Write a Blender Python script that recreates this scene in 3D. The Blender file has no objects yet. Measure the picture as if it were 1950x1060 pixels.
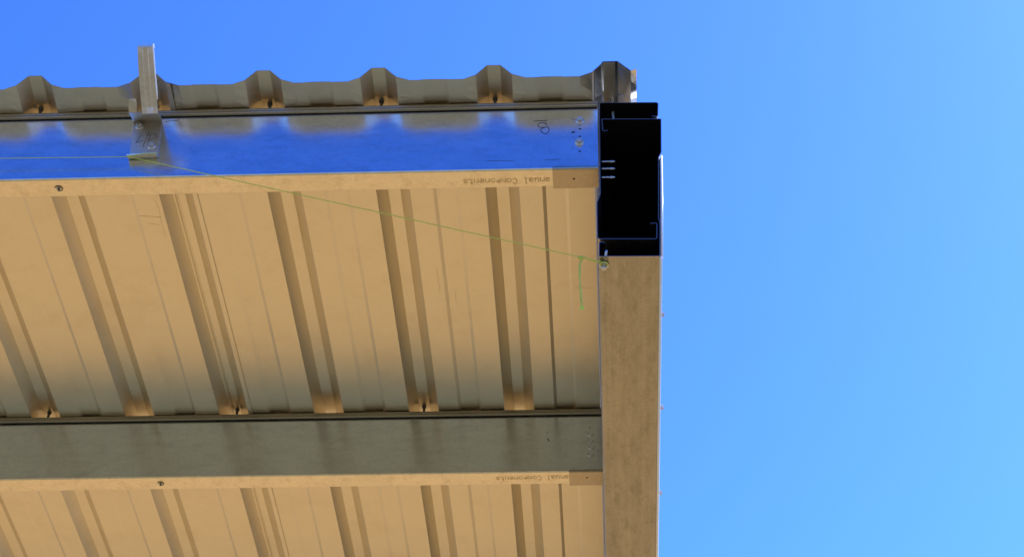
import bpy, bmesh, math, random
from mathutils import Vector, Matrix
random.seed(7)
scene = bpy.context.scene
R = math.radians

# ------------------------------------------------------------------ camera
CAMZ = 1.6                      # eye height; the roof frame below is measured from the camera
FPX, CX, CY = 4000.0, 975.0, 530.0
_d = Vector((240/FPX, 3150/FPX, 1.0)).normalized()
_x = Vector((1, -.0185, 0)); _x.z = -(_x.x*_d.x+_x.y*_d.y)/_d.z; _x.normalize()
_u = _x.cross(_d)
if _u.y > 0: _u = -_u
def cam2w(v): return Vector((_x.dot(v), _d.dot(v), _u.dot(v)))
cd = bpy.data.cameras.new('camera'); cam = bpy.data.objects.new('camera', cd)
scene.collection.objects.link(cam); scene.camera = cam
cd.sensor_width = 36; cd.lens = 36*FPX/1950; cd.clip_start = .05; cd.clip_end = 5000
r_, u_, b_ = cam2w(Vector((1,0,0))), cam2w(Vector((0,-1,0))), cam2w(Vector((0,0,-1)))
m = Matrix((r_, u_, b_)).transposed().to_4x4(); m.translation = Vector((0,0,CAMZ))
cam.matrix_world = m

# ------------------------------------------------------------------ light
SUN_EL, SUN_AZ = R(48), R(57)     # azimuth measured from +Y towards +X
EXPO = 0.0
w = bpy.data.worlds.new('World'); scene.world = w; w.use_nodes = True
nt = w.node_tree; bg = nt.nodes['Background']
sky = nt.nodes.new('ShaderNodeTexSky'); sky.sky_type = 'NISHITA'; sky.sun_disc = False
sky.sun_elevation = SUN_EL; sky.sun_rotation = SUN_AZ
sky.air_density = 1.0; sky.dust_density = 0.9; sky.ozone_density = 4.0; sky.altitude = 300
tint = nt.nodes.new('ShaderNodeMix'); tint.data_type = 'RGBA'; tint.blend_type = 'MULTIPLY'; tint.inputs[0].default_value = 1
tint.inputs[7].default_value = (1.22/.15, 1.95/.15, 3.5/.15, 1)
sc_ = nt.nodes.new('ShaderNodeMix'); sc_.data_type = 'RGBA'; sc_.blend_type = 'MULTIPLY'; sc_.inputs[0].default_value = 1
sc_.inputs[7].default_value = (.15, .15, .15, 1); gm = nt.nodes.new('ShaderNodeGamma'); gm.inputs[1].default_value = 1.5   # a deeper, more contrasty clear sky
nt.links.new(sky.outputs[0], sc_.inputs[6]); nt.links.new(sc_.outputs[2], gm.inputs[0]); nt.links.new(gm.outputs[0], tint.inputs[6]); nt.links.new(tint.outputs[2], bg.inputs[0]); bg.inputs[1].default_value = 0.15
sl = bpy.data.lights.new('sun', 'SUN'); so = bpy.data.objects.new('sun', sl); scene.collection.objects.link(so)
sl.energy = 4.6; sl.angle = R(.53); sl.color = (1, .90, .74)
sdir = Vector((math.sin(SUN_AZ)*math.cos(SUN_EL), math.cos(SUN_AZ)*math.cos(SUN_EL), math.sin(SUN_EL)))
so.rotation_euler = sdir.to_track_quat('Z', 'Y').to_euler(); so.location = (4, 4, 9)
scene.view_settings.view_transform = 'Standard'; scene.view_settings.look = 'None'
scene.view_settings.exposure = EXPO; scene.view_settings.gamma = 1
scene.cycles.max_bounces = 16; scene.cycles.glossy_bounces = 12; scene.cycles.diffuse_bounces = 6

# ------------------------------------------------------------------ helpers
C = scene.collection
def tag(o, label=None, cat=None, group=None, kind=None):
    if label: o['label'] = label
    if cat: o['category'] = cat
    if group: o['group'] = group
    if kind: o['kind'] = kind
    return o
def thing(name, label, cat, loc, group=None):
    o = bpy.data.objects.new(name, None); C.objects.link(o); o.empty_display_size = .02
    o.location = (loc[0], loc[1], loc[2]+CAMZ)
    return tag(o, label, cat, group)
def wloc(o):
    v = Vector(o.location); p = o.parent
    while p: v += Vector(p.location); p = p.parent
    return v
def obj(name, bm, mat, parent=None, smooth=False, origin=None):
    """bm is in roof-frame coordinates (camera at 0,0,0)"""
    me = bpy.data.meshes.new(name)
    off = wloc(parent) if parent else Vector((0,0,0))
    o = bpy.data.objects.new(name, me)
    org = Vector(origin) + Vector((0,0,CAMZ)) if origin else off
    bmesh.ops.transform(bm, matrix=Matrix.Translation(Vector((0,0,CAMZ))-org), verts=bm.verts)
    bmesh.ops.recalc_face_normals(bm, faces=bm.faces)
    for f in bm.faces: f.smooth = smooth
    bm.to_mesh(me); bm.free()
    for mt in (mat if isinstance(mat, (list, tuple)) else [mat]): me.materials.append(mt)
    C.objects.link(o)
    o.location = org - off
    if parent: o.parent = parent
    return o
def on_y(px, py, y):
    r = cam2w(Vector(((px-CX)/FPX, (py-CY)/FPX, 1))); return r*(y/r.y)
def on_z(px, py, z):
    r = cam2w(Vector(((px-CX)/FPX, (py-CY)/FPX, 1))); return r*(z/r.z)

def fillet(pts, rad, n=4):
    out = [Vector(pts[0])]
    for i in range(1, len(pts)-1):
        a, b, c = Vector(pts[i-1]), Vector(pts[i]), Vector(pts[i+1])
        u, v = (a-b), (c-b); lu, lv = u.length, v.length; u.normalize(); v.normalize()
        ang = u.angle(v)
        if ang > R(172): out.append(b); continue
        d = min(rad/math.tan(ang/2), lu*.45, lv*.45)
        p, q = b+u*d, b+v*d
        for k in range(n+1):
            t = k/n
            out.append(p*(1-t)**2 + b*2*t*(1-t) + q*t*t)
    out.append(Vector(pts[-1])); return out
def offs(pts, t):
    n = []
    for i in range(len(pts)-1):
        d = (pts[i+1]-pts[i]).normalized(); n.append(Vector((-d.y, d.x)))
    out = []
    for i, p in enumerate(pts):
        if i == 0: out.append(p+n[0]*t)
        elif i == len(pts)-1: out.append(p+n[-1]*t)
        else:
            mv = (n[i-1]+n[i]).normalized(); out.append(p+mv*(t/max(.35, mv.dot(n[i]))))
    return out
def sheet(bm, pts, t, stations, to3, warp=None, end_caps=True):
    """solid folded sheet: 2D polyline pts, thickness t to its left, swept through stations"""
    pts = [Vector(p) for p in pts]; o2 = offs(pts, t); n = len(pts)
    rings = []
    for s in stations:
        a = []
        for p in pts + o2[::-1]:
            v = to3(p.x, p.y, s)
            if warp: v = warp(v)
            a.append(bm.verts.new(v))
        rings.append(a)
    N = 2*n
    for i in range(len(rings)-1):
        for j in range(N):
            bm.faces.new((rings[i][j], rings[i][(j+1)%N], rings[i+1][(j+1)%N], rings[i+1][j]))
    if end_caps:
        for a in (rings[0], rings[-1]):
            for j in range(n-1):
                bm.faces.new((a[j], a[j+1], a[N-2-j], a[N-1-j]))
    return bm
def YZ(a, b, s): return Vector((s, a, b))       # section in YZ swept along X
def XZ(a, b, s): return Vector((a, s, b))       # section in XZ swept along Y
def tube(bm, pts, rad, seg=8, closed=False):
    pts = [Vector(p) for p in pts]; rings = []; n = len(pts)
    up = Vector((.13, .31, .94)).normalized()
    for i, p in enumerate(pts):
        a = pts[max(i-1, 0)]; b = pts[min(i+1, n-1)]
        if closed: a, b = pts[(i-1)%n], pts[(i+1)%n]
        t = (b-a).normalized(); x = t.cross(up)
        if x.length < .05: x = t.cross(Vector((1,0,0)))
        x.normalize(); y = t.cross(x)
        r = rad[i] if isinstance(rad, (list, tuple)) else rad
        rings.append([bm.verts.new(p + x*math.cos(2*math.pi*k/seg)*r + y*math.sin(2*math.pi*k/seg)*r) for k in range(seg)])
    m_ = n if closed else n-1
    for i in range(m_):
        A, B = rings[i], rings[(i+1)%n]
        for k in range(seg): bm.faces.new((A[k], A[(k+1)%seg], B[(k+1)%seg], B[k]))
    if not closed:
        bm.faces.new(rings[0]); bm.faces.new(rings[-1][::-1])
    return bm
def prism(bm, c, axis, rad, h, seg, rad2=None, phase=0):
    """cylinder/hexagon from c along axis"""
    c = Vector(c); ax = Vector(axis).normalized()
    x = ax.orthogonal().normalized(); y = ax.cross(x); r2 = rad if rad2 is None else rad2
    A = [bm.verts.new(c + (x*math.cos(phase+2*math.pi*k/seg)+y*math.sin(phase+2*math.pi*k/seg))*rad) for k in range(seg)]
    B = [bm.verts.new(c + ax*h + (x*math.cos(phase+2*math.pi*k/seg)+y*math.sin(phase+2*math.pi*k/seg))*r2) for k in range(seg)]
    for k in range(seg): bm.faces.new((A[k], A[(k+1)%seg], B[(k+1)%seg], B[k]))
    bm.faces.new(A); bm.faces.new(B[::-1]); return bm
def slab(bm, quad, thick_vec):
    """thin plate: outline list of 3D points extruded by vector"""
    A = [bm.verts.new(Vector(p)) for p in quad]; B = [bm.verts.new(Vector(p)+Vector(thick_vec)) for p in quad]
    n = len(A); bm.faces.new(A); bm.faces.new(B[::-1])
    for k in range(n): bm.faces.new((A[k], A[(k+1)%n], B[(k+1)%n], B[k]))
    return bm

# ------------------------------------------------------------------ materials
def metal(name, base, rough, mott=.06, rvar=.06, grain=0.0, gscale=900, wave=0.0, wscale=(2,6,6),
          stretch=(1,1,1), dirt=None, dirt_amt=0.0, metallic=1.0, dscale=30, spangle=0.045, streak=0):
    M = bpy.data.materials.new(name); M.use_nodes = True
    t = M.node_tree; N = t.nodes; L = t.links; P = N['Principled BSDF']
    P.inputs['Metallic'].default_value = metallic
    tc = N.new('ShaderNodeTexCoord'); mp = N.new('ShaderNodeMapping'); L.new(tc.outputs['Object'], mp.inputs[0])
    mp.inputs['Scale'].default_value = stretch
    n1 = N.new('ShaderNodeTexNoise'); n1.inputs['Scale'].default_value = 14; n1.inputs['Detail'].default_value = 8
    n1.inputs['Roughness'].default_value = .65
    L.new(mp.outputs[0], n1.inputs[0])
    cr = N.new('ShaderNodeValToRGB'); e = cr.color_ramp.elements
    e[0].position = .3; e[1].position = .7
    e[0].color = (*[c*(1-mott) for c in base], 1); e[1].color = (*[min(1, c*(1+mott)) for c in base], 1)
    L.new(n1.outputs['Fac'], cr.inputs[0]); col = cr.outputs[0]
    ng = N.new('ShaderNodeTexNoise'); ng.inputs['Scale'].default_value = gscale; ng.inputs['Detail'].default_value = 3
    L.new(mp.outputs[0], ng.inputs[0])
    if dirt:
        nd = N.new('ShaderNodeTexNoise'); nd.inputs['Scale'].default_value = dscale; nd.inputs['Detail'].default_value = 10
        nd.inputs['Roughness'].default_value = .75
        L.new(mp.outputs[0], nd.inputs[0])
        rr = N.new('ShaderNodeValToRGB'); rr.color_ramp.elements[0].position = .5; rr.color_ramp.elements[1].position = .78
        L.new(nd.outputs['Fac'], rr.inputs[0])
        mu = N.new('ShaderNodeMath'); mu.operation = 'MULTIPLY'; mu.inputs[1].default_value = dirt_amt; L.new(rr.outputs[0], mu.inputs[0])
        mx = N.new('ShaderNodeMix'); mx.data_type = 'RGBA'; L.new(mu.outputs[0], mx.inputs[0]); L.new(col, mx.inputs[6]); mx.inputs[7].default_value = (*dirt, 1)
        col = mx.outputs[2]
    if streak:
        ms = N.new('ShaderNodeMapping'); ms.inputs['Scale'].default_value = (95, .55, 95); L.new(tc.outputs['Object'], ms.inputs[0])
        ns = N.new('ShaderNodeTexNoise'); ns.inputs['Scale'].default_value = 1; ns.inputs['Detail'].default_value = 3; L.new(ms.outputs[0], ns.inputs[0])
        mrs = N.new('ShaderNodeMapRange'); mrs.inputs[1].default_value = .3; mrs.inputs[2].default_value = .7
        mrs.inputs[3].default_value = 1-streak; mrs.inputs[4].default_value = 1+streak; L.new(ns.outputs['Fac'], mrs.inputs[0])
        vs_ = N.new('ShaderNodeVectorMath'); vs_.operation = 'SCALE'; L.new(col, vs_.inputs[0]); L.new(mrs.outputs[0], vs_.inputs['Scale']); col = vs_.outputs[0]
    if spangle:
        vo = N.new('ShaderNodeTexVoronoi'); vo.inputs['Scale'].default_value = 260; L.new(tc.outputs['Object'], vo.inputs[0])
        hs = N.new('ShaderNodeSeparateColor'); L.new(vo.outputs['Color'], hs.inputs[0])
        mr0 = N.new('ShaderNodeMapRange'); mr0.inputs[3].default_value = 1-spangle; mr0.inputs[4].default_value = 1+spangle; L.new(hs.outputs[0], mr0.inputs[0])
        vm = N.new('ShaderNodeVectorMath'); vm.operation = 'SCALE'; L.new(col, vm.inputs[0]); L.new(mr0.outputs[0], vm.inputs['Scale']); col = vm.outputs[0]
    L.new(col, P.inputs['Base Color'])
    mr = N.new('ShaderNodeMapRange'); mr.inputs[3].default_value = max(.02, rough-rvar); mr.inputs[4].default_value = rough+rvar
    mr.inputs[1].default_value = .3; mr.inputs[2].default_value = .7
    L.new(n1.outputs['Fac'], mr.inputs[0]); L.new(mr.outputs[0], P.inputs['Roughness'])
    last = None
    if wave:
        mw = N.new('ShaderNodeMapping'); mw.inputs['Scale'].default_value = wscale; L.new(tc.outputs['Object'], mw.inputs[0])
        nw = N.new('ShaderNodeTexNoise'); nw.inputs['Scale'].default_value = 1; nw.inputs['Detail'].default_value = 1
        L.new(mw.outputs[0], nw.inputs[0])
        bw = N.new('ShaderNodeBump'); bw.inputs['Distance'].default_value = wave; bw.inputs['Strength'].default_value = 1
        L.new(nw.outputs['Fac'], bw.inputs['Height']); last = bw.outputs[0]
    if grain:
        bg_ = N.new('ShaderNodeBump'); bg_.inputs['Distance'].default_value = grain; bg_.inputs['Strength'].default_value = 1
        L.new(ng.outputs['Fac'], bg_.inputs['Height'])
        if last: L.new(last, bg_.inputs['Normal'])
        last = bg_.outputs[0]
    if last: L.new(last, P.inputs['Normal'])
    return M
def matte(name, base, rough=.6, spec=.3):
    M = bpy.data.materials.new(name); M.use_nodes = True; t = M.node_tree; P = t.nodes['Principled BSDF']
    n = t.nodes.new('ShaderNodeTexNoise'); n.inputs['Scale'].default_value = 120; n.inputs['Detail'].default_value = 4
    c = t.nodes.new('ShaderNodeValToRGB'); c.color_ramp.elements[0].color = (*[x*.8 for x in base], 1); c.color_ramp.elements[1].color = (*[min(1, x*1.2) for x in base], 1)
    tc = t.nodes.new('ShaderNodeTexCoord'); t.links.new(tc.outputs['Object'], n.inputs[0])
    t.links.new(n.outputs['Fac'], c.inputs[0]); t.links.new(c.outputs[0], P.inputs['Base Color'])
    P.inputs['Roughness'].default_value = rough; P.inputs['Specular IOR Level'].default_value = spec
    return M
M_panel = metal('galvalume_panel', (.71,.655,.53), .40, mott=.025, rvar=.02, wave=.0015, wscale=(3,2,3), dirt=(.42,.30,.18), dirt_amt=.22, dscale=9, spangle=0)
M_edge  = metal('bright_galvanised_panel', (.66,.70,.74), .24, mott=.08, rvar=.06, wave=.003, wscale=(8,3,8))
M_web   = metal('purlin_web_zinc', (.645,.69,.745), .225, mott=.05, rvar=.03, wave=.0006, wscale=(3,8,8), grain=.00002, gscale=500, stretch=(1,3,3), dirt=(.30,.32,.34), dirt_amt=.45, dscale=16)
M_flange= metal('purlin_flange_zinc', (.76,.70,.56), .36, mott=.08, rvar=.05, grain=.00012, gscale=420, dirt=(.35,.26,.16), dirt_amt=.5, dscale=45)
M_raft  = metal('rafter_zinc', (.335,.32,.275), .34, mott=.16, rvar=.08, grain=.00012, gscale=300, stretch=(2.4,.6,2.4), dirt=(.17,.17,.12), dirt_amt=.85, dscale=20, streak=.07)
M_strip = metal('weathered_lip_zinc', (.34,.30,.23), .42, mott=.15, rvar=.05, grain=.0001, stretch=(.5,3,3))
M_clip  = metal('clip_zinc', (.42,.37,.29), .30, mott=.12, rvar=.08, grain=.0001, gscale=300, dirt=(.3,.22,.14), dirt_amt=.5)
M_brkt  = metal('bracket_zinc', (.60,.56,.48), .42, mott=.10, rvar=.08, grain=.00005, gscale=300, dirt=(.35,.28,.2), dirt_amt=.4)
M_bolt  = metal('bolt_zinc', (.52,.51,.48), .50, mott=.15, rvar=.1)
M_dark  = metal('dark_screw_steel', (.10,.095,.09), .4, metallic=.7)
M_trim  = metal('white_glint_trim', (.88,.90,.90), .28, mott=.02, metallic=0, spangle=0)  # white base colour stands in for sun glint on trim and hem
M_ink   = matte('black_marker_ink', (.012,.013,.03), .5)
M_hole  = matte('punched_hole_dark', (.01,.01,.012), .9, .1)
M_stamp = matte('brown_print_ink', (.60,.42,.19), .7)
M_string= matte('fluorescent_mason_line', (.55,.62,.08), .6)
M_tail  = matte('bright_green_mason_line', (.66,.88,.10), .6)
M_cut   = metal('cut_steel_edge', (.13,.14,.165), .55)
M_inner = matte('black_shade_interior', (.006,.006,.007), .8, .08)  # deep shade inside the box beam, put in as black colour

# ------------------------------------------------------------------ ground
def ground_mat(name, a, b, scale):
    M = bpy.data.materials.new(name); M.use_nodes = True; t = M.node_tree; P = t.nodes['Principled BSDF']
    tc = t.nodes.new('ShaderNodeTexCoord')
    n = t.nodes.new('ShaderNodeTexNoise'); n.inputs['Scale'].default_value = scale; n.inputs['Detail'].default_value = 12; n.inputs['Roughness'].default_value = .7
    c = t.nodes.new('ShaderNodeValToRGB'); c.color_ramp.elements[0].position = .3; c.color_ramp.elements[1].position = .7
    c.color_ramp.elements[0].color = (*a, 1); c.color_ramp.elements[1].color = (*b, 1)
    t.links.new(tc.outputs['Object'], n.inputs[0]); t.links.new(n.outputs['Fac'], c.inputs[0]); t.links.new(c.outputs[0], P.inputs['Base Color'])
    bp = t.nodes.new('ShaderNodeBump'); bp.inputs['Distance'].default_value = .03; t.links.new(n.outputs['Fac'], bp.inputs['Height']); t.links.new(bp.outputs[0], P.inputs['Normal'])
    P.inputs['Roughness'].default_value = .95
    return M
def flat(name, x0, x1, y0, y1, z, mat, n=1):
    bm = bmesh.new()
    bmesh.ops.create_grid(bm, x_segments=n, y_segments=n, size=.5)
    for v in bm.verts: v.co = Vector((x0+(v.co.x+.5)*(x1-x0), y0+(v.co.y+.5)*(y1-y0), z-CAMZ))
    o = obj(name, bm, mat); tag(o, kind='structure'); return o
flat('ground', -900, 900, -900, 900, 0, ground_mat('sandy_ground', (.58,.325,.075), (.69,.40,.105), .6))
flat('gravel_yard', -14, 14, -16, 4.4, .004, ground_mat('dark_gravel', (.23,.19,.070), (.33,.275,.11), 3))

# ------------------------------------------------------------------ roof panels
H = 2.3258                      # underside of the pans
Y0, Y1 = 2.437, 5.28            # eave edge, far edge
RIBS = {k: .010-.1863*k for k in range(-1, 16)}
RH = .0205
def rib(c, sh=.0085):
    # (x, z, shoulder weight)
    return [(c-.048, 0, 0), (c-.0285, 0, sh), (c-.0108, RH, sh), (c+.0102, RH, sh), (c+.0295, 0, sh), (c+.052, 0, 0)]
def pan(c):                     # raised flat between rib c and the one to its right
    s = .1863
    return [(c+.368*s, 0, 0), (c+.400*s, .0024, -.0014), (c+.576*s, .0024, -.0014), (c+.606*s, 0, 0)]
def panel_mesh(prof, y0, dz, t=.0007, y1=Y1):
    st = [y0+.058*i/3 for i in range(4)] + [y0+.058+(y1-y0-.058)*i/24 for i in range(1, 25)]
    bm = bmesh.new(); rings = []
    P2 = [Vector((a, b)) for a, b, c in prof]; wts = [c for a, b, c in prof]
    O2 = offs(P2, t)
    for s in st:
        k = max(0, 1-(s-y0)/.058); ring = []
        for p, wv in list(zip(P2, wts)) + list(zip(O2, wts))[::-1]:
            ring.append(bm.verts.new((p.x, s, H+dz+p.y+wv*k)))
        rings.append(ring)
    n = len(P2); N = 2*n
    for i in range(len(rings)-1):
        for j in range(N): bm.faces.new((rings[i][j], rings[i][(j+1)%N], rings[i+1][(j+1)%N], rings[i+1][j]))
    for a in (rings[0], rings[-1]):
        for j in range(n-1): bm.faces.new((a[j], a[j+1], a[N-2-j], a[N-1-j]))
    return bm
# main sheet between the lap rib (k=4) and the last rib (k=0)
c4 = RIBS[4]; c0 = RIBS[0]
prof = rib(c4)[1:]
prof += pan(c4)
for k in (3, 2, 1): prof += rib(RIBS[k]) + pan(RIBS[k])
prof += rib(c0)[:3] + [(c0+.0085, RH, .0085)]
def roof_thing(label, x, group='ribbed steel roof sheets'):
    return thing('roof_panel', label, 'roof panel', (x, Y0, H), group)
pA = roof_thing('wide ribbed metal roof sheet running from the strap bracket to the corner beam', (c4+c0)/2)
obj('ribbed_sheet', panel_mesh(prof, Y0, .0012), M_panel, pA)
# left sheet, its last rib lying under the main sheet, with a free leg
prof = []
for k in range(13, 4, -1): prof += rib(RIBS[k]) + pan(RIBS[k])
prof += rib(c4)[:3] + [(c4-.0080, RH, .0085), (c4-.0050, RH-.0024, .0085), (c4-.0020, RH, .0085),
         (c4+.0102, RH, .0085), (c4+.0292, 0, .0085), (c4+.0375, -.0008, .004)]
pB = roof_thing('ribbed metal roof sheet on the left, with a lap seam and a rust speck, left of the strap bracket', RIBS[8])
obj('ribbed_sheet', panel_mesh(prof, Y0-.001, 0), M_panel, pB)
# short bright edge sheet over the box beam
prof = [(c0-.0245, .0045, .0085), (c0-.0140, .0165, .0085), (c0-.0125, .0205, .0085), (c0-.0100, .0225, .0085), (c0+.0125, .0225, .0085), (c0+.0330, .0020, .0075), (c0+.0425, .0045, .0085)]
pC = roof_thing('short bright galvanised roof edge sheet capping the black open end of the corner beam', c0+.01)
obj('ribbed_sheet', panel_mesh(prof, Y0-.002, -.0003), M_edge, pC)

def rib_screw(px, py, y, parent, tilt=0, z1=None, mat=M_dark):
    p = on_y(px, py, y); x = p.x
    bm = bmesh.new()
    top = H+RH+.003-.0015; bot = H+.0
    tube(bm, [(x+tilt, y, top), (x+tilt*.8, y, top-.004), (x+tilt*.6, y, top-.0045), (x, y, bot if z1 is None else z1)], [.0042,.0042,.0028,.0022], 8)
    prism(bm, (x+tilt, y, top+.004), (0,0,1), .0075, .0015, 16); prism(bm, (x+tilt, y, top+.0055), (0,0,1), .0045, .005, 6)
    return obj('roof_screw', bm, mat, parent, origin=(x, y, bot))
for px, py, pr_, tl in ((78,205,pB,.001), (515,197,pA,-.0005), (727,190,pA,0), (943,187,pA,0)):
    rib_screw(px, py, 2.506, pr_, tl)
rib_screw(300, 203, 2.506, pA, -.001, mat=M_bolt)
for px, py, pr_, tl in ((93,782,pB,.002), (452,777,pA,.0005), (808,769,pA,0)):
    rib_screw(px, py, 3.379, pr_, tl)
rib_screw(1168, 190, 2.512, pC, -.004, z1=2.285, mat=M_bolt)
# scratches and rust runs in the sheets
M_rust = matte('rust_brown', (.46,.32,.20), .8)
def scratch(pts, parent, r=.00022):
    bm = bmesh.new(); tube(bm, [on_z(a, b, H-.0001) for a, b in pts], r, 5)
    return obj('scratch', bm, M_rust, parent)
for ln in ([(295,380),(303,398),(308,426),(316,452)], [(265,411),(306,413)], [(162,378),(173,410),(186,447)], [(284,425),(303,428)]): scratch(ln, pB)
for ln in ([(1093,547),(1128,548)], [(833,355),(838,372)], [(866,556),(870,580)], [(832,512),(838,560)], [(512,570),(513,573)]): scratch(ln, pA, .00015)
# little slit in the lap rib wall
p = on_z(427, 608, H+.010)
bm = bmesh.new(); tube(bm, [(p.x-.001, p.y-.009, p.z-.0005), (p.x, p.y, p.z), (p.x+.0008, p.y+.008, p.z-.0008)], [.0006,.0016,.0005], 6)
obj('slit', bm, M_hole, pB)

# ------------------------------------------------------------------ purlins
def purlin(yl, ybw, label, x0=-2.42, x1=-.0112, first=True):
    """yl: y of the front lip, ybw: y of the web"""
    t = thing('purlin', label, 'purlin', ((x0+x1)/2, ybw, H-.140), 'zed purlins carrying the roof sheets')
    T = .0018; hw = .1384; xs = [x0+(x1-x0)*i/16 for i in range(17)]
    sec = fillet([(yl+.0035, H-.0115), (yl-.0004, H-.0105), (yl, H-.0006), (ybw, H-.0006), (ybw, H-hw), (ybw+.0395, H-hw), (ybw+.0395, H-hw+.013)], .0016, 4)
    # cut where web starts/ends (straight run of the web)
    ia = max(i for i, p in enumerate(sec) if p.y > H-.012 and abs(p.x-ybw) < 1e-6)
    iz = min(i for i, p in enumerate(sec) if abs(p.x-ybw) < 1e-6 and p.y < H-hw+.012)
    top, web, bot = sec[:ia+1], sec[ia:iz+1], sec[iz:]
    rnd = random.Random(int(yl*1000))
    ph = [rnd.random()*6 for _ in range(3)]
    def warp(v): return v
    # thickness offset to the left of the path = towards the viewer for the web going down -> use +T/-T consistently
    bmt = sheet(bmesh.new(), top, -T, xs, YZ)
    tube(bmt, [(x0, yl-.0006, H-.0062), (x1, yl-.0006, H-.0062)], .0009, 6)
    obj('top_flange', bmt, M_strip, t)
    bmt = bmesh.new(); slab(bmt, [(x0, ybw+.0004, H-.0005), (x1, ybw+.0004, H-.0005), (x1, ybw+.040, H-.0005), (x0, ybw+.040, H-.0005)], (0, 0, -T))
    obj('rear_flange', bmt, M_flange, t)
    obj('web', sheet(bmesh.new(), web, -T, xs, YZ), M_web, t)
    obj('bottom_flange', sheet(bmesh.new(), bot, -T, xs, YZ), M_flange, t)
    return t
pu1 = purlin(2.492, 2.5000, 'front galvanised purlin at the eave, its web mirroring the deep blue sky')
pu2 = purlin(3.364, 3.3735, 'second galvanised purlin with an olive grey web, halfway back under the roof')
pu3 = purlin(4.24, 4.249, 'third galvanised purlin, farthest back under the roof sheets')
pu4 = purlin(5.16, 5.169, 'rearmost galvanised purlin at the far edge of the roof')

def strokes(name, lines, y, parent, mat, rad=.00055, label=None):
    bm = bmesh.new()
    for ln in lines:
        pts = []
        P_ = [on_y(a, b, y) for a, b in ln]
        # catmull-rom smoothing
        for i in range(len(P_)-1):
            p0, p1, p2, p3 = P_[max(i-1,0)], P_[i], P_[i+1], P_[min(i+2, len(P_)-1)]
            for k in range(5 if len(P_) > 2 else 1):
                q = k/5
                pts.append(.5*((2*p1)+(p2-p0)*q+(2*p0-5*p1+4*p2-p3)*q*q+(3*p1-p0-3*p2+p3)*q**3))
        pts.append(P_[-1]); tube(bm, pts, rad, 5)
    for v in bm.verts: v.co.y = y+(v.co.y-y)*.25
    o = obj(name, bm, mat, parent)
    return o
Z6 = lambda *q: [(1000+a*.151, 210+b*.151) for a, b in q]
YW = 2.5275-.0018
def YWf(): return 2.5275-.0003
# web faces: offset -T puts the solid behind or in front; front face is the smaller y
YF = 2.5000-.0020
strokes('marker_writing', [Z6((105,137),(190,134),(278,126)),
    Z6((268,188),(258,165),(215,155),(172,170),(160,192),(178,210),(230,218),(285,214),(302,240),(292,275),(258,297),(215,280),(195,248),(215,228),(250,214))], YF, pu1, M_ink, .0006)
strokes('marker_dash', [[(314,232),(325,230),(338,230)]], YF, pu1, M_ink, .0005)
# punched slots round the bolts
for a, b, wd, ht in ((1091.5,251.8,3.5,1.3), (1104.5,245.5,2.6,1.0), (1104,259.7,2.2,1.1), (1104,288,2.0,1.3)):
    bm = bmesh.new(); q = on_y(a, b, YF); s = .00088
    prism(bm, q, (0,-1,0), 1, .0001, 14)
    bm.verts.ensure_lookup_table()
    for v in bm.verts[-28:]:
        d = v.co-q; v.co = q+Vector((d.x*wd*s, d.y, d.z*ht*s*1.3))
    obj('punched_hole', bm, M_hole, pu1)
M_scr = matte('scribe_grey', (.05,.06,.12))
for ln in ([(1088,225),(1095,229)], [(1088,280.5),(1094.5,284.5)], [(1036,305),(1068,303)], [(928,306.5),(980,305.5)]): strokes('scribe_mark', [ln], YF, pu1, M_scr, .00035)

DOTS = {'a':'00000 00000 01110 00001 01111 10001 01111', 'n':'00000 00000 10110 11001 10001 10001 10001', 'u':'00000 00000 10001 10001 10001 10011 01101',
 'l':'01100 00100 00100 00100 00100 00100 01110', 'C':'01110 10001 10000 10000 10000 10001 01110', 'o':'00000 00000 01110 10001 10001 10001 01110',
 'm':'00000 00000 11010 10101 10101 10001 10001', 'p':'00000 00000 11110 10001 11110 10000 10000', 'e':'00000 00000 01110 10001 11111 10000 01110',
 't':'01000 01000 11100 01000 01000 01001 00110', 's':'00000 00000 01110 10000 01110 00001 11110', ' ':'00000 00000 00000 00000 00000 00000 00000'}
def stamp_text(parent, px_r, py_r, w_px, h_px, ybw, txt):
    """dot matrix factory print under the bottom flange, upside down to the viewer"""
    zb = H-.140-.0003; rn = random.Random(3); bm = bmesh.new(); cols = 6*len(txt)
    R0 = on_z(px_r, py_r, zb); L0 = on_z(px_r-w_px, py_r+w_px*.021, zb); U0 = on_z(px_r, py_r+h_px, zb)
    ex = (L0-R0)/cols; ey = (U0-R0)/7
    for i, ch in enumerate(txt):
        for r, row in enumerate(DOTS[ch].split()):
            for c, b in enumerate(row):
                if b == '1' and rn.random() > .01:
                    q = R0+ex*(i*6+c)+ey*(6-r); q.z = zb; k = rn.uniform(.48, .58)
                    vs = [bm.verts.new(q+ex*k*a+ey*k*d) for a, d in ((-1,-1),(1,-1),(1,1),(-1,1))]; bm.faces.new(vs)
    for v in bm.verts: v.co.z = zb
    return obj('printed_text', bm, M_stamp, parent)
stamp_text(pu1, 1047, 338.5, 168, 11, 2.5, 'anual Components')
stamp_text(pu2, 1083, 904.5, 141, 8.5, 3.41, 'anual Components')

def flange_screw(px, py, parent):
    zb = H-.140-.0001
    q = on_z(px, py, zb); bm = bmesh.new()
    ring = [(q.x+.0062*math.cos(a), q.y+.0062*math.sin(a), zb-.0003) for a in [R(200)+R(280)*i/20 for i in range(21)]]
    tube(bm, ring, .0008, 6); prism(bm, (q.x, q.y, zb), (0,0,-1), .0028, .006, 8, .0006)
    obj('screw_tip', bm, M_dark, parent)
    bm = bmesh.new(); prism(bm, (q.x, q.y, zb), (0,0,-1), .0048, .0008, 18)
    obj('washer', bm, M_bolt, parent)
flange_screw(112, 358.5, pu1); flange_screw(306, 919.5, pu2)

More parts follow.
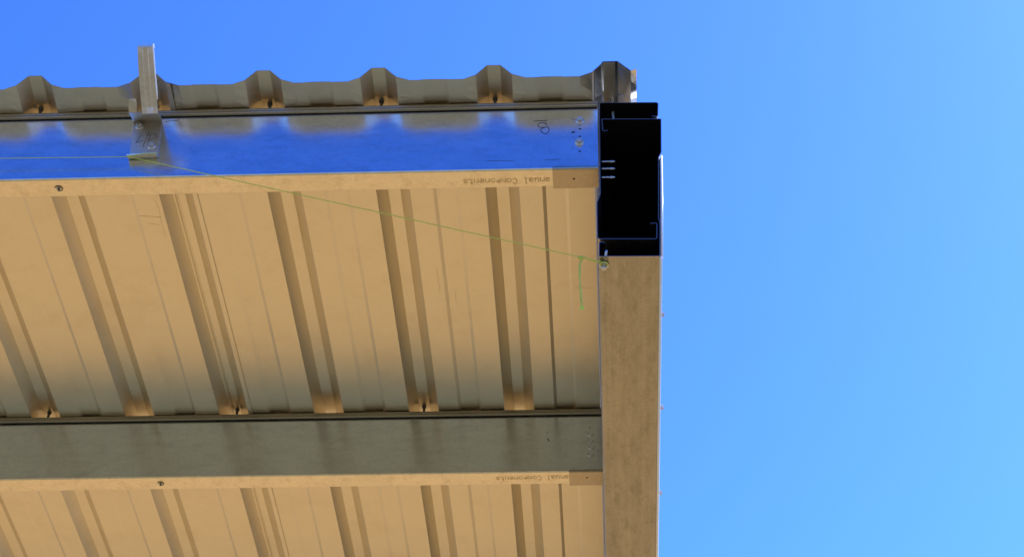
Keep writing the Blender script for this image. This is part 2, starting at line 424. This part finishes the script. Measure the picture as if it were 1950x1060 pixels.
# embossed grade mark on the second web
y2 = 3.3735-.0018
bm = bmesh.new()
for k, (a, b) in enumerate(((1124,826), (1124.5,838), (1126,851), (1124.5,864.5))):
    q = on_y(a, b, y2)
    sz = .0052
    pts = [(q.x+math.cos(u)*sz, y2, q.z+math.sin(u)*sz*.95) for u in [R(-75)+R(215)*i/16*-1 + R(0) for i in range(17)]]
    pts = [(q.x+math.cos(u)*sz, y2, q.z+math.sin(u)*sz*.95) for u in [R(150)+R(235)*i/16 for i in range(17)]]
    tube(bm, pts, .0011, 6)
obj('embossed_mark', bm, M_web, pu2, smooth=True)
for ln in ([(1042.5,833.5),(1045.5,839)], [(1042,823),(1043,824.5)], [(1122,813),(1123.5,814)]): strokes('nick', [ln], y2-.0002, pu2, M_hole, .0008)

# ------------------------------------------------------------------ bolts
def bolt_mesh(c, ax, rw=.0075, rh=.0048, hh=.0048):
    bm = bmesh.new(); c = Vector(c); ax = Vector(ax).normalized()
    prism(bm, c, ax, rw, .0012, 22); prism(bm, c+ax*.0012, ax, rw*.93, .0014, 22, rh*1.1)
    prism(bm, c+ax*.0026, ax, rh, hh*.8, 6, phase=.3); prism(bm, c+ax*(.0026+hh*.8), ax, rh, hh*.2, 6, rh*.86, phase=.3)
    return bm

# ------------------------------------------------------------------ clips joining purlins to the box beam
def clip(ybw, xl, label, bolts):
    t = thing('purlin_clip', label, 'clip', (-.045, ybw, H-.14), 'steel clips joining the purlins to the corner beam')
    bm = bmesh.new(); z = H-.140-.0003
    sec = fillet([(ybw-.0045, z+.002), (ybw-.0045, z-.0022), (ybw+.0405, z-.0022)], .0016, 3)
    sheet(bm, sec, -.0018, [xl+(-.0115-xl)*i/6 for i in range(7)], YZ)
    obj('clip_foot', bm, M_clip, t)
    bm = bmesh.new(); slab(bm, [(xl+.012, ybw+.0025, z+.006), (-.0115, ybw+.0025, z+.006), (-.0115, ybw+.0025, H-.006), (xl+.012, ybw+.0025, H-.006)], (0,.002,0))
    obj('clip_plate', bm, M_clip, t)
    q = on_z(1093, 341.5, z-.005) if ybw < 3 else on_z(1118, 909.5, z-.005)
    bm = bmesh.new(); prism(bm, (q.x, q.y, z-.0043), (0,0,1), .0018, .0006, 10); obj('punched_hole', bm, M_hole, t)
    first = None
    for px, py in bolts:
        q = on_y(px, py, YF)
        if first is None:
            first = obj('hex_bolt', bolt_mesh(q, (0,-1,.0)), M_bolt, t, origin=q); q0 = q
        else:
            o = first.copy(); C.objects.link(o); o.parent = t; o.location = Vector(first.location)+(q-q0); o.rotation_euler.y = .5
    return t
clip(2.5000, -.0835, 'galvanised clip under the blue front purlin, with two hex bolts, beside the black beam end', [(1104,230.5), (1103,271.5)])
clip(3.3735, -.0795, 'shaded galvanised clip under the second purlin, beside the brown underside of the beam', [])

# ------------------------------------------------------------------ corner box beam
RB = thing('box_beam', 'galvanised corner box beam of two nested channels, its open end black, roof sheet on top', 'beam', (.04, 2.49, 1.9986))
ys = [2.49+(5.3-2.49)*i/20 for i in range(21)]
secA = fillet([(.0760,2.2865),(.0858,2.2842),(.0872,2.3165),(-.0085,2.3190),(-.0093,2.1250),(-.0146,2.1080),(-.0146,2.0350),(.0772,2.0326),(.0782,2.0660),(.0670,2.0645)], .0045, 4)
secB = fillet([(.0050,2.2575),(-.0035,2.2562),(-.0048,2.2832),(.0908,2.2806),(.0890,2.2090),(.0845,2.1980),(.0810,2.0742),(.0828,2.0637),(.0806,1.9990),(-.0125,2.0006),(-.0118,2.0296),(-.0025,2.0285)], .0022, 3)
def channel(sec, t):
    bm = bmesh.new(); sheet(bm, sec, t, ys, XZ)
    # inner skin gets a black that stands in for the shade inside
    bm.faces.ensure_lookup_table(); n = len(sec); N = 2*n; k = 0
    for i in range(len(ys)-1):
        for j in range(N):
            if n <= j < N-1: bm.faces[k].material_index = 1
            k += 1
    bm.faces.ensure_lookup_table()
    for f in bm.faces[k:]: f.material_index = 2
    return bm
obj('channel', channel(secA, .0013), [M_raft, M_inner, M_cut], RB)
obj('channel', channel(secB, -.0013), [M_raft, M_inner, M_cut], RB)
bm = bmesh.new(); slab(bm, [(-.012, 5.301, 2.002), (.084, 5.301, 2.002), (.084, 5.301, 2.314), (-.012, 5.301, 2.314)], (0,.002,0))
obj('end_light_block', bm, M_raft, RB)  # unseen closure added so no light enters from the far end
# self drilling screws poking through the left web into the open box
bm0 = None
for px, py in ((1146,308), (1146,321.5), (1146,338)):
    q = on_y(px, py, 2.497); bm = bmesh.new()
    L_ = [(0,.0013),(.003,.0016),(.006,.0013),(.009,.0016),(.012,.0014),(.0135,.0021),(.018,.0019),(.021,.0004)]
    tube(bm, [(q.x+a, 2.497, q.z+.0004*math.sin(a*900)) for a, r in L_], [r for a, r in L_], 8)
    obj('screw_tip', bm, M_bolt, RB)
# screw up through the bottom with washer (the string is tied to it)
q = on_z(1150, 505, 1.9985)
bm = bolt_mesh(q, (0,0,-1), .0078, .0046, .005); bm_s = obj('washer_screw', bm, M_bolt, RB, origin=q)
bm = bmesh.new(); tube(bm, [(q.x+.002, 2.499, 2.0005), (q.x+.004, 2.4935, 2.012), (q.x+.0045, 2.4925, 2.0145)], [.0017,.0026,.0016], 8)
obj('screw_tip', bm, M_bolt, RB)

# ------------------------------------------------------------------ bright trim on the outer side of the beam, sun glint given as white
TR = thing('rake_trim', 'thin sunlit white trim strip with small hex screws along the outer side of the corner beam', 'trim', (.0895, 2.5, 2.0))
bm = bmesh.new()
zt, zb = 2.212, 2.0040
bm_pts = [(.0832,zb-.003),(.0838,zb),(.0860,2.09),(.0887,zt)]
sheet(bm, [Vector(p) for p in bm_pts], .0009, [2.503+(5.3-2.503)*i/10 for i in range(11)], XZ)
tube(bm, [(.0885,2.502,zt), (.0858,2.502,2.09), (.0834,2.502,zb)], .0022, 10)
tube(bm, [(.0818,2.494,zb-.0050), (.0824,3.4,zb-.0050), (.0824,5.3,zb-.0050)], .0024, 10)
obj('strip', bm, M_trim, TR, smooth=True)
scr = None
for px, py in ((1258,598), (1257,775), (1254.5,937)):
    q = on_z(px, py, 2.015)
    if scr is None:
        bm = bmesh.new(); prism(bm, q, (1,0,0), .0062, .0014, 16); prism(bm, q+Vector((.0014,0,0)), (1,0,0), .0042, .0045, 6)
        scr = obj('hex_screw', bm, M_bolt, TR, origin=q); q0 = q
    else:
        o = scr.copy(); C.objects.link(o); o.parent = TR; o.location = Vector(scr.location)+(q-q0)

# ------------------------------------------------------------------ strap bracket
BR = thing('strap_bracket', 'galvanised bracket with tall bent strap and L/P in marker, bolted to front purlin', 'bracket', (-.75, 2.525, 2.25))
yb = 2.5000-.0018-.0005
Tb = .0022
plate = [(-.7625,yb,2.2268), (-.7168,yb,2.2262), (-.7185,yb,2.3035), (-.7655,yb,2.3040)]
bm = bmesh.new(); slab(bm, plate, (0,-Tb,0)); obj('mounting_plate', bm, M_brkt, BR)
# fold forward under the purlin lip and up in front of it
bm = bmesh.new()
yf = 2.4880
ya, za = 2.4305, 2.262          # outer end of the arm
slab(bm, [(-.7655,yb-Tb,2.3040), (-.7185,yb-Tb,2.3036), (-.7065,ya,za), (-.7420,ya,za+.001), (-.7555,ya,za+.0015)], (0,.0012,.0014))
slab(bm, [(-.7555,ya,za+.002), (-.7425,ya,za+.0018), (-.7415,ya-.012,2.2720), (-.7425,ya-.016,2.2770), (-.7540,ya-.016,2.2765), (-.7550,ya-.012,2.2720)], (0,-.0018,.0004))
obj('hook_plate', bm, M_brkt, BR)
# the tall strap leans towards the viewer and is bent over at its top
bm = bmesh.new()
Tt = .0016
stn = [(217,2.4290),(205,2.4230),(190,2.4140),(170,2.4020),(145,2.3870),(120,2.3730),(100,2.3620),(90,2.3570),(85.5,2.3562)]
fr = []
for py, y in stn:
    k = (217-py)/132
    l = on_y(271-9.5*k-1.5*math.sin(k*3.1), py, y); r = on_y(301-11*k-.5*math.sin(k*3.1), py, y); fr.append((l, Vector((r.x, l.y, l.z))))
l, r = fr[-1]
for dy, dz in ((.0025,.0022), (.0060,.0026), (.0095,.0010), (.0115,-.0025), (.0120,-.0085)):
    fr.append((l+Vector((0,dy,dz)), r+Vector((0,dy,dz))))
F_, B_ = [], []
for i, (l, r) in enumerate(fr):
    a = fr[max(i-1,0)][0]; b = fr[min(i+1,len(fr)-1)][0]; tg = (b-a); tg.x = 0; tg.normalize(); nr = Vector((0, tg.z, -tg.y))
    g = .0013 if 1 <= i <= 6 else 0
    f1, b1_ = [], []
    for u, dv in ((0,0), (.28,0), (.38,g), (.62,g), (.72,0), (.97,0), (1,-.0003)):
        p = l.lerp(r, u)+nr*dv; f1.append(bm.verts.new(p)); b1_.append(bm.verts.new(p+nr*Tt))
    F_.append(f1); B_.append(b1_)
n = 7
for i in range(len(fr)-1):
    for j in range(n-1):
        bm.faces.new((F_[i][j], F_[i][j+1], F_[i+1][j+1], F_[i+1][j])); bm.faces.new((B_[i][j], B_[i+1][j], B_[i+1][j+1], B_[i][j+1]))
    for j in (0, n-1): bm.faces.new((F_[i][j], F_[i+1][j], B_[i+1][j], B_[i][j]))
for i in (0, len(fr)-1):
    for j in range(n-1): bm.faces.new((F_[i][j], F_[i][j+1], B_[i][j+1], B_[i][j]))
obj('strap', bm, M_brkt, BR)
# narrow hem down its right side, coloured white for the sunlit edge
bm = bmesh.new(); tube(bm, [r+Vector((.0008,.0006,.0003)) for l, r in fr[2:12]], .0012, 8)
obj('hem', bm, M_trim, BR, smooth=True)
# bottom lip folded towards the viewer
bm = bmesh.new(); sec = fillet([(yb-Tb, 2.2300), (yb-Tb-.0005, 2.2262), (yb-.0150, 2.2235)], .002, 3)
sheet(bm, sec, .0016, [-.7640, -.7400, -.7165], YZ)
for v in bm.verts: v.co.z += (v.co.x+.740)*.05
obj('bottom_lip', bm, M_flange, BR)
bb = None
for px, py in ((266,241.5), (289,279)):
    q = on_y(px, py, yb-Tb-.0002)
    if bb is None: bb = obj('hex_bolt', bolt_mesh(q, (0,-1,0)), M_bolt, BR, origin=q); q0 = q
    else: o = bb.copy(); C.objects.link(o); o.parent = BR; o.location = Vector(bb.location)+(q-q0); o.rotation_euler.y = .35
Z1 = lambda *q: [(a*.3019, 70+b*.3019) for a, b in q]
strokes('marker_writing', [Z1((892,618),(872,648),(855,668)), Z1((855,668),(905,656)), Z1((940,598),(918,650),(900,696)),
    Z1((952,612),(942,640),(932,667)), Z1((925,628),(955,612),(982,614),(985,632),(965,646),(940,650))], yb-Tb-.0002, BR, matte('faded_marker', (.06,.06,.07)), .00045)

# ------------------------------------------------------------------ string
ST = thing('mason_string', 'thin yellow green builders string pulled past the strap bracket and tied to the corner beam', 'string', (-.75, 2.512, 2.247))
a0 = on_y(245, 298.5, 2.483); l0 = on_y(0, 301.5, 2.483); e0 = Vector((q.x, q.y, q.z))
scrw = on_z(1149, 499, 1.9965)
bm = bmesh.new()
left = a0+(l0-a0)*7
tube(bm, [left, (left+a0)/2, a0], .00060, 7)
n_ = 60; dirv = scrw-a0
def twist(p, i, k=.0004): return p+Vector((0, math.cos(i*1.9)*k, math.sin(i*1.9)*k))
tube(bm, [twist(a0+dirv*(i/n_), i, .00015) for i in range(n_+1)], .00075, 7)
# loop round the bracket lip and round the screw
b1 = on_y(301, 291.5, 2.482)
tube(bm, [a0, a0+Vector((.003,-.0012,.0015)), (a0+b1)/2+Vector((0,-.0022,.0005)), b1], .00065, 6)
tube(bm, [scrw+Vector((math.cos(u)*.0058+.001, math.sin(u)*.0058+.0035, -.0012)) for u in [2*math.pi*i/20 for i in range(20)]], .0008, 6, closed=True)
# doubled strand between the knot and the screw
kn = a0+dirv*((1110-245)/(1149-245.))
tube(bm, [kn, kn*.5+scrw*.5+Vector((0,0,-.0016)), scrw+Vector((0,.004,-.001))], .0008, 6)
obj('line', bm, M_string, ST, smooth=True)
bm = bmesh.new()
tube(bm, [kn+Vector((math.cos(u)*.0042-.001, math.sin(u*2)*.0012, math.sin(u)*.0018)) for u in [2*math.pi*i/18 for i in range(18)]], .0012, 7, closed=True)
tube(bm, [kn+Vector((-.006,0,0)), kn, kn+Vector((.006,0,-.001))], .0017, 7)
obj('knot', bm, M_string, ST, smooth=True)
ky = kn.y
pts = [on_y(*p, ky) for p in ((1109,493),(1105,497),(1102.5,506),(1103,516),(1104,528),(1105,540),(1106.5,552),(1107.5,564),(1108,574),(1108,580))]
bm = bmesh.new(); tube(bm, pts, [.0008,.0008,.0009,.0011,.0012,.0009,.0008,.0008,.0010,.0014], 7)
pts2 = [p+Vector((.0022*math.sin(i*.7), .0004, 0)) for i, p in enumerate(pts)]
tube(bm, pts2, .0007, 6)
obj('loose_strand', bm, M_string, ST, smooth=True); bm = bmesh.new()
end = pts[-1]
for k in range(7):
    a = (k-3)/3
    tube(bm, [end, end+Vector((a*.0022, .0006*math.cos(k*2), -.005)), end+Vector((a*.0036, .001*math.sin(k*3), -.0095+.001*abs(a)))], [.0007,.0006,.0005], 5)
obj('frayed_tail', bm, M_tail, ST, smooth=True)
